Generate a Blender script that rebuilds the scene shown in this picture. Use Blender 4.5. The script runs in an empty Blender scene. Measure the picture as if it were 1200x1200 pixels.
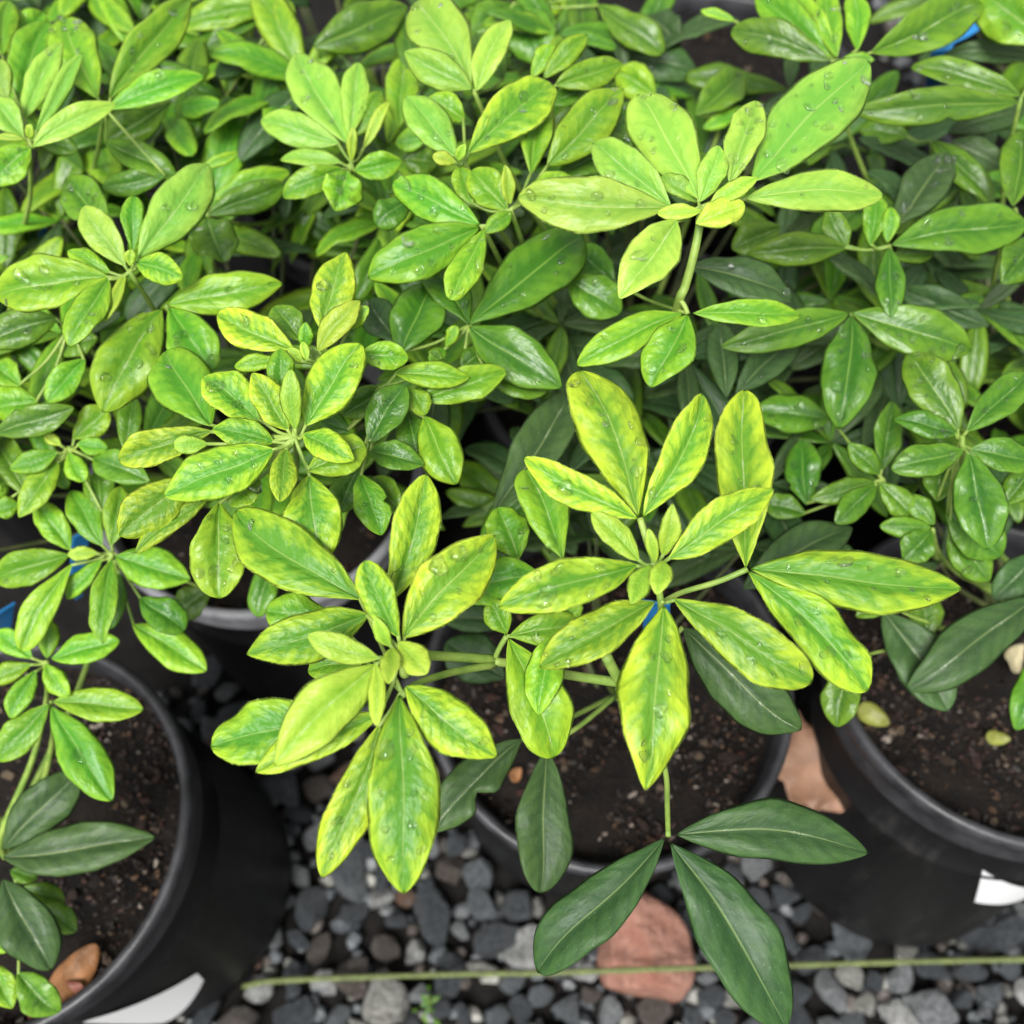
import bpy, bmesh, math, random
import numpy as np
from mathutils import Vector, Matrix, Quaternion
R = math.radians
S = bpy.context.scene
COL = S.collection
random.seed(7)
rng = np.random.default_rng(7)

# ---------------------------------------------------------------- camera, sky, sun, exposure
CAM_H, PITCH, FPX = 0.77, 64.0, 1203.0          # metres above the gravel, degrees down, focal length in 1200-px units
cam_d = bpy.data.cameras.new('camera')
cam = bpy.data.objects.new('camera', cam_d)
COL.objects.link(cam)
cam.location = (0, 0, CAM_H)
cam.rotation_euler = (R(90 - PITCH), 0, 0)
cam_d.sensor_width = 36
cam_d.lens = 36.0 * FPX / 1200.0
cam_d.clip_start, cam_d.clip_end = 0.01, 200
cam_d.dof.use_dof = True
cam_d.dof.focus_distance = 0.378
cam_d.dof.aperture_fstop = 7.6
S.camera = cam

SUN_EL, SUN_AZ = 62.0, 205.0
world = bpy.data.worlds.new('World')
S.world = world
world.use_nodes = True
wn = world.node_tree
bg = wn.nodes['Background']
sky = wn.nodes.new('ShaderNodeTexSky')
sky.sky_type = 'NISHITA'
sky.sun_disc = False
sky.sun_elevation, sky.sun_rotation = R(SUN_EL), R(SUN_AZ)
sky.air_density, sky.dust_density, sky.ozone_density = 1.0, 4.0, 1.0
hsv = wn.nodes.new('ShaderNodeHueSaturation')      # an overcast sky is nearly neutral
hsv.inputs['Saturation'].default_value = 0.10
wn.links.new(sky.outputs[0], hsv.inputs['Color'])
wn.links.new(hsv.outputs[0], bg.inputs['Color'])
bg.inputs['Strength'].default_value = 0.075
sun_d = bpy.data.lights.new('sun', 'SUN')
sun_d.energy, sun_d.angle, sun_d.color = 1.5, R(22), (1.0, 0.985, 0.96)
sun = bpy.data.objects.new('sun', sun_d)
COL.objects.link(sun)
sun.rotation_euler = Vector((math.sin(R(SUN_AZ)) * math.cos(R(SUN_EL)), math.cos(R(SUN_AZ)) * math.cos(R(SUN_EL)), math.sin(R(SUN_EL)))).to_track_quat('Z', 'Y').to_euler()
S.view_settings.view_transform = 'Standard'
S.view_settings.look = 'None'
S.view_settings.gamma = 1
S.view_settings.use_curve_mapping = False
S.view_settings.exposure = 1.32
S.cycles.use_denoising = True
S.cycles.max_bounces = 10
S.cycles.transmission_bounces = 8
S.cycles.transparent_max_bounces = 8
S.cycles.sample_clamp_indirect = 6
S.cycles.blur_glossy = 0.5

# ---------------------------------------------------------------- helpers
CP, SP = math.cos(R(PITCH)), math.sin(R(PITCH))
def ray(x, y):
    xr, yu = (x - 600) / FPX, (600 - y) / FPX
    return np.array((xr, CP + yu * SP, -SP + yu * CP))
def at(x, y, z):
    """the point at height z (metres) seen where the photograph has x, y"""
    d = ray(x, y)
    s = (CAM_H - z) / -d[2]
    return np.array((0, 0, CAM_H)) + d * s
def proj(p):
    q = np.asarray(p, float) - np.array((0, 0, CAM_H))
    depth = q[1] * CP - q[2] * SP
    up = q[1] * SP + q[2] * CP
    return np.array((600 + FPX * q[0] / depth, 600 - FPX * up / depth)), depth
def nrm(v):
    v = np.asarray(v, float)
    return v / max(1e-9, np.linalg.norm(v))
def link(o, parent=None, loc=None):
    COL.objects.link(o)
    if loc is not None: o.location = loc
    if parent is not None: o.parent = parent
    return o
def obj(name, me, mat=None, parent=None, loc=(0, 0, 0)):
    o = bpy.data.objects.new(name, me)
    if mat is not None and not me.materials: me.materials.append(mat)
    return link(o, parent, loc)
def mesh(name, verts, faces, smooth=True, mat=None):
    me = bpy.data.meshes.new(name)
    me.from_pydata([tuple(v) for v in verts], [], [tuple(f) for f in faces])
    if smooth: me.polygons.foreach_set('use_smooth', [True] * len(me.polygons))
    if mat is not None: me.materials.append(mat)
    me.update()
    return me
def tag(o, label=None, cat=None, group=None, kind=None):
    if label: o['label'] = label
    if cat: o['category'] = cat
    if group: o['group'] = group
    if kind: o['kind'] = kind
    return o
def empty(name, loc):
    o = bpy.data.objects.new(name, None)
    o.empty_display_size = 0.02
    return link(o, None, loc)
def tube(pts, radii, n=8):
    """verts, faces of a tube through pts"""
    pts = [np.asarray(p, float) for p in pts]
    V, F = [], []
    a = None
    for i, p in enumerate(pts):
        t = nrm(pts[min(i + 1, len(pts) - 1)] - pts[max(i - 1, 0)])
        if a is None:
            a = nrm(np.cross(t, (0.3, 0.9, 0.2)))
        a = nrm(a - t * np.dot(a, t))
        b = np.cross(t, a)
        for k in range(n):
            th = 2 * math.pi * k / n
            V.append(p + radii[i] * (a * math.cos(th) + b * math.sin(th)))
    for i in range(len(pts) - 1):
        for k in range(n):
            F.append((i * n + k, i * n + (k + 1) % n, (i + 1) * n + (k + 1) % n, (i + 1) * n + k))
    F.append(tuple(range(n))[::-1])
    F.append(tuple((len(pts) - 1) * n + k for k in range(n)))
    return V, F
def spline(ctrl, n):
    """Catmull-Rom through the control points"""
    c = [np.asarray(p, float) for p in ctrl]
    c = [2 * c[0] - c[1]] + c + [2 * c[-1] - c[-2]]
    out = []
    for i in range(1, len(c) - 2):
        for k in range(n):
            t = k / n
            out.append(0.5 * ((2 * c[i]) + (-c[i-1] + c[i+1]) * t + (2*c[i-1] - 5*c[i] + 4*c[i+1] - c[i+2]) * t*t + (-c[i-1] + 3*c[i] - 3*c[i+1] + c[i+2]) * t**3))
    out.append(c[-2])
    return out

# ---------------------------------------------------------------- materials
class NT:
    def __init__(self, name):
        self.m = bpy.data.materials.new(name)
        self.m.use_nodes = True
        self.t = self.m.node_tree
        self.t.nodes.clear()
        self.out = self.t.nodes.new('ShaderNodeOutputMaterial')
    def n(self, typ, **kw):
        nd = self.t.nodes.new(typ)
        for k, v in kw.items(): setattr(nd, k, v)
        return nd
    def put(self, sock, v):
        if isinstance(v, bpy.types.NodeSocket): self.t.links.new(v, sock)
        elif v is not None: sock.default_value = v
    def math(self, op, a, b=None, c=None, clamp=False):
        nd = self.n('ShaderNodeMath', operation=op, use_clamp=clamp)
        for i, v in enumerate((a, b, c)):
            if v is not None: self.put(nd.inputs[i], v)
        return nd.outputs[0]
    def ss(self, v, lo, hi, a=0.0, b=1.0):
        nd = self.n('ShaderNodeMapRange', interpolation_type='SMOOTHSTEP')
        for i, x in enumerate((v, lo, hi, a, b)): self.put(nd.inputs[i], x)
        return nd.outputs[0]
    def lin(self, v, lo, hi, a=0.0, b=1.0):
        nd = self.n('ShaderNodeMapRange')
        for i, x in enumerate((v, lo, hi, a, b)): self.put(nd.inputs[i], x)
        return nd.outputs[0]
    def mix(self, f, a, b, blend='MIX'):
        nd = self.n('ShaderNodeMix', data_type='RGBA', blend_type=blend)
        self.put(nd.inputs[0], f)
        for i, v in ((6, a), (7, b)):
            self.put(nd.inputs[i], (*v, 1.0) if isinstance(v, tuple) and len(v) == 3 else v)
        return nd.outputs[2]
    def noise(self, vec, scale, detail=3, rough=0.55, dim='3D'):
        nd = self.n('ShaderNodeTexNoise', noise_dimensions=dim)
        if vec is not None: self.put(nd.inputs['Vector'], vec)
        nd.inputs['Scale'].default_value = scale
        nd.inputs['Detail'].default_value = detail
        nd.inputs['Roughness'].default_value = rough
        return nd.outputs[0]
    def bump(self, h, strength, dist):
        nd = self.n('ShaderNodeBump')
        self.put(nd.inputs['Height'], h)
        nd.inputs['Strength'].default_value = strength
        nd.inputs['Distance'].default_value = dist
        return nd.outputs[0]
    def comb(self, x, y, z):
        nd = self.n('ShaderNodeCombineXYZ')
        for i, v in enumerate((x, y, z)): self.put(nd.inputs[i], v)
        return nd.outputs[0]
    def pbsdf(self, color, rough, normal=None, **kw):
        nd = self.n('ShaderNodeBsdfPrincipled')
        self.put(nd.inputs['Base Color'], (*color, 1.0) if isinstance(color, tuple) and len(color) == 3 else color)
        self.put(nd.inputs['Roughness'], rough)
        if normal is not None: self.put(nd.inputs['Normal'], normal)
        for k, v in kw.items(): self.put(nd.inputs[k], v)
        return nd.outputs[0]
    def done(self, shader):
        self.t.links.new(shader, self.out.inputs['Surface'])
        return self.m

def leaf_mat(name, green, yellow, bias, rib, rough, transl, margin, veins=0.5, dust=0.0, bstr=0.28, spec=0.38):
    """a leaf's pigment: greener along the midrib and veins, yellower between them"""
    N = NT(name)
    uv = N.n('ShaderNodeUVMap').outputs[0]
    sep = N.n('ShaderNodeSeparateXYZ'); N.put(sep.inputs[0], uv)
    t, v = sep.outputs[0], sep.outputs[1]
    oi = N.n('ShaderNodeObjectInfo')
    rnd = oi.outputs['Random']
    sg = N.math('MULTIPLY', N.math('SUBTRACT', v, 0.5), 2.0)
    s = N.math('ABSOLUTE', sg)
    seed = N.math('MULTIPLY', rnd, 61.0)
    vec = N.comb(N.math('MULTIPLY', N.math('SUBTRACT', t, N.math('MULTIPLY', s, 0.10)), 4.6), N.math('MULTIPLY', sg, 1.35), seed)
    n1 = N.noise(vec, 1.15, 3, 0.55)
    n2 = N.noise(vec, 4.5, 3, 0.6)
    n3 = N.noise(vec, 22.0, 2, 0.6)
    # side veins sweep forward from the midrib
    wob = N.math('MULTIPLY', N.math('SUBTRACT', n2, 0.5), 0.09)
    ph = N.math('ADD', N.math('MULTIPLY', N.math('ADD', N.math('SUBTRACT', t, N.math('MULTIPLY', s, 0.17)), wob), 8.5), N.math('MULTIPLY', N.math('SIGN', sg), 0.2))
    fr = N.math('ABSOLUTE', N.math('SUBTRACT', N.math('FRACT', ph), 0.5))       # 0 at a vein
    vein = N.ss(fr, 0.0, 0.17, 1.0, 0.0)
    veinw = N.ss(fr, 0.0, 0.40, 1.0, 0.0)
    ribw = N.lin(t, 0.0, 1.0, 0.066, 0.018)
    midrib = N.ss(s, N.math('MULTIPLY', ribw, 0.45), ribw, 1.0, 0.0)
    near = N.ss(s, 0.0, 0.55, 1.0, 0.0)
    f = N.math('ADD', N.math('MULTIPLY', N.math('SUBTRACT', n1, 0.5), 1.5), N.math('MULTIPLY', N.math('SUBTRACT', n2, 0.5), 0.7))
    f = N.math('ADD', f, N.math('MULTIPLY', s, 0.84))
    f = N.math('ADD', f, N.ss(t, 0.55, 1.0, 0.0, 0.28))
    f = N.math('SUBTRACT', f, N.math('MULTIPLY', near, 0.22))
    f = N.math('SUBTRACT', f, N.math('MULTIPLY', veinw, 0.24 * veins))
    f = N.math('ADD', f, N.math('MULTIPLY', N.math('SUBTRACT', rnd, 0.5), 0.35))
    f = N.math('ADD', f, bias, clamp=True)
    c = N.mix(f, green, yellow)
    c = N.mix(N.math('MULTIPLY', vein, 0.06 * veins), c, tuple(x * 0.75 for x in green))
    c = N.mix(N.ss(s, 0.84, 0.97, 0.0, margin), c, tuple(min(0.8, x * 1.15 + 0.04) for x in yellow))
    c = N.mix(N.math('MULTIPLY', midrib, 0.50), c, rib)
    if dust > 0:                                         # dried lime spots and scuffs
        d = N.ss(N.noise(vec, 13.0, 4, 0.7), 0.60, 0.78, 0.0, dust)
        c = N.mix(d, c, (0.42, 0.48, 0.40))
    spot = N.ss(N.noise(vec, 30.0, 1, 0.5), 0.745, 0.77, 0.0, 0.7)       # a few tan specks
    c = N.mix(spot, c, (0.30, 0.24, 0.11))
    # a pale corky scar along the midrib of some leaves
    scar = N.math('MULTIPLY', N.math('MULTIPLY', N.ss(s, 0.0, 0.06, 1.0, 0.0), N.ss(n3, 0.45, 0.6)), N.math('MULTIPLY', N.ss(n1, 0.5, 0.62), N.math('GREATER_THAN', rnd, 0.45)))
    c = N.mix(N.math('MULTIPLY', scar, 0.75), c, (0.55, 0.60, 0.48))
    hs = N.n('ShaderNodeHueSaturation')
    N.put(hs.inputs['Hue'], N.lin(N.math('FRACT', N.math('MULTIPLY', rnd, 17.3)), 0, 1, 0.485, 0.512))
    N.put(hs.inputs['Value'], N.lin(N.math('FRACT', N.math('MULTIPLY', rnd, 7.7)), 0, 1, 0.82, 1.15))
    N.put(hs.inputs['Color'], c)
    c = hs.outputs[0]
    h = N.math('ADD', N.math('MULTIPLY', vein, -0.14), N.math('MULTIPLY', midrib, -0.5))
    nb = N.noise(vec, 3.6, 1, 0.4)
    h = N.math('ADD', h, N.math('MULTIPLY', nb, 1.8))
    h = N.math('ADD', h, N.math('MULTIPLY', n3, 0.10))
    nor = N.bump(h, bstr, 0.0010)
    rg = N.math('ADD', N.math('MULTIPLY', n2, 0.22), rough - 0.11)
    p = N.pbsdf(c, rg, nor, **{'Specular IOR Level': spec})
    tr = N.n('ShaderNodeBsdfTranslucent')
    N.put(tr.inputs['Color'], N.mix(0.35, c, tuple(min(0.9, x * 1.25) for x in yellow)))
    N.put(tr.inputs['Normal'], nor)
    mx = N.n('ShaderNodeMixShader')
    mx.inputs[0].default_value = transl
    N.t.links.new(p, mx.inputs[1]); N.t.links.new(tr.outputs[0], mx.inputs[2])
    return N.done(mx.outputs[0])

LM = {
 'Y': leaf_mat('leaf_yellow_mottled', (0.110, 0.305, 0.020), (0.470, 0.660, 0.034), 0.03, (0.36, 0.52, 0.12), 0.42, 0.20, 0.9, 1.0, 0.06, 0.40),
 'K': leaf_mat('leaf_young', (0.230, 0.450, 0.030), (0.420, 0.600, 0.060), 0.30, (0.42, 0.57, 0.14), 0.42, 0.20, 0.7, 0.5),
 'P': leaf_mat('leaf_pale_lime', (0.185, 0.415, 0.045), (0.360, 0.570, 0.070), 0.10, (0.44, 0.57, 0.15), 0.40, 0.20, 0.75, 0.6, 0.05),
 'L': leaf_mat('leaf_lime', (0.098, 0.300, 0.016), (0.280, 0.500, 0.026), 0.06, (0.35, 0.50, 0.11), 0.37, 0.18, 0.75, 0.8, 0.06),
 'G': leaf_mat('leaf_green', (0.042, 0.140, 0.010), (0.120, 0.260, 0.015), 0.12, (0.25, 0.40, 0.06), 0.33, 0.12, 0.45, 0.8, 0.12, 0.22),
 'D': leaf_mat('leaf_old_and_shade_dark', (0.030, 0.073, 0.020), (0.054, 0.116, 0.028), 0.2, (0.21, 0.29, 0.09), 0.46, 0.05, 0.3, 1.6, 0.45, 0.20, 0.28),  # old leaves; inside the bushes this colour also stands in for shade
}
def stem_mat(name, c1, c2):
    N = NT(name)
    co = N.n('ShaderNodeTexCoord').outputs['Object']
    n1 = N.noise(co, 90, 4)
    c = N.mix(N.ss(n1, 0.35, 0.65), c1, c2)
    return N.done(N.pbsdf(c, 0.5, N.bump(N.noise(co, 900, 2), 0.35, 0.0006)))
M_STEM = stem_mat('stem_green', (0.17, 0.29, 0.045), (0.30, 0.42, 0.08))
M_WOOD = stem_mat('stem_woody', (0.06, 0.085, 0.022), (0.10, 0.115, 0.04))
def drop_mat():
    N = NT('water')
    g = N.n('ShaderNodeBsdfGlass')
    g.inputs['IOR'].default_value = 1.33
    g.inputs['Roughness'].default_value = 0.0
    tr = N.n('ShaderNodeBsdfTransparent')
    mx = N.n('ShaderNodeMixShader')
    mx.inputs[0].default_value = 0.18
    N.t.links.new(g.outputs[0], mx.inputs[1]); N.t.links.new(tr.outputs[0], mx.inputs[2])
    return N.done(mx.outputs[0])
M_WATER = drop_mat()
def plain(name, c, rough, var=0.25, scale=40, bump=0.3, bdist=0.001, spec=0.5):
    N = NT(name)
    co = N.n('ShaderNodeTexCoord').outputs['Object']
    rnd = N.n('ShaderNodeObjectInfo').outputs['Random']
    n1 = N.noise(co, scale, 5, 0.6)
    c2 = N.mix(N.ss(n1, 0.3, 0.7), tuple(x * (1 - var) for x in c), tuple(min(1, x * (1 + var)) for x in c))
    rg = N.math('ADD', N.math('MULTIPLY', n1, 0.2), rough - 0.1)
    return N.done(N.pbsdf(c2, rg, N.bump(N.noise(co, scale * 8, 4), bump, bdist), **{'Specular IOR Level': spec}))

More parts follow.
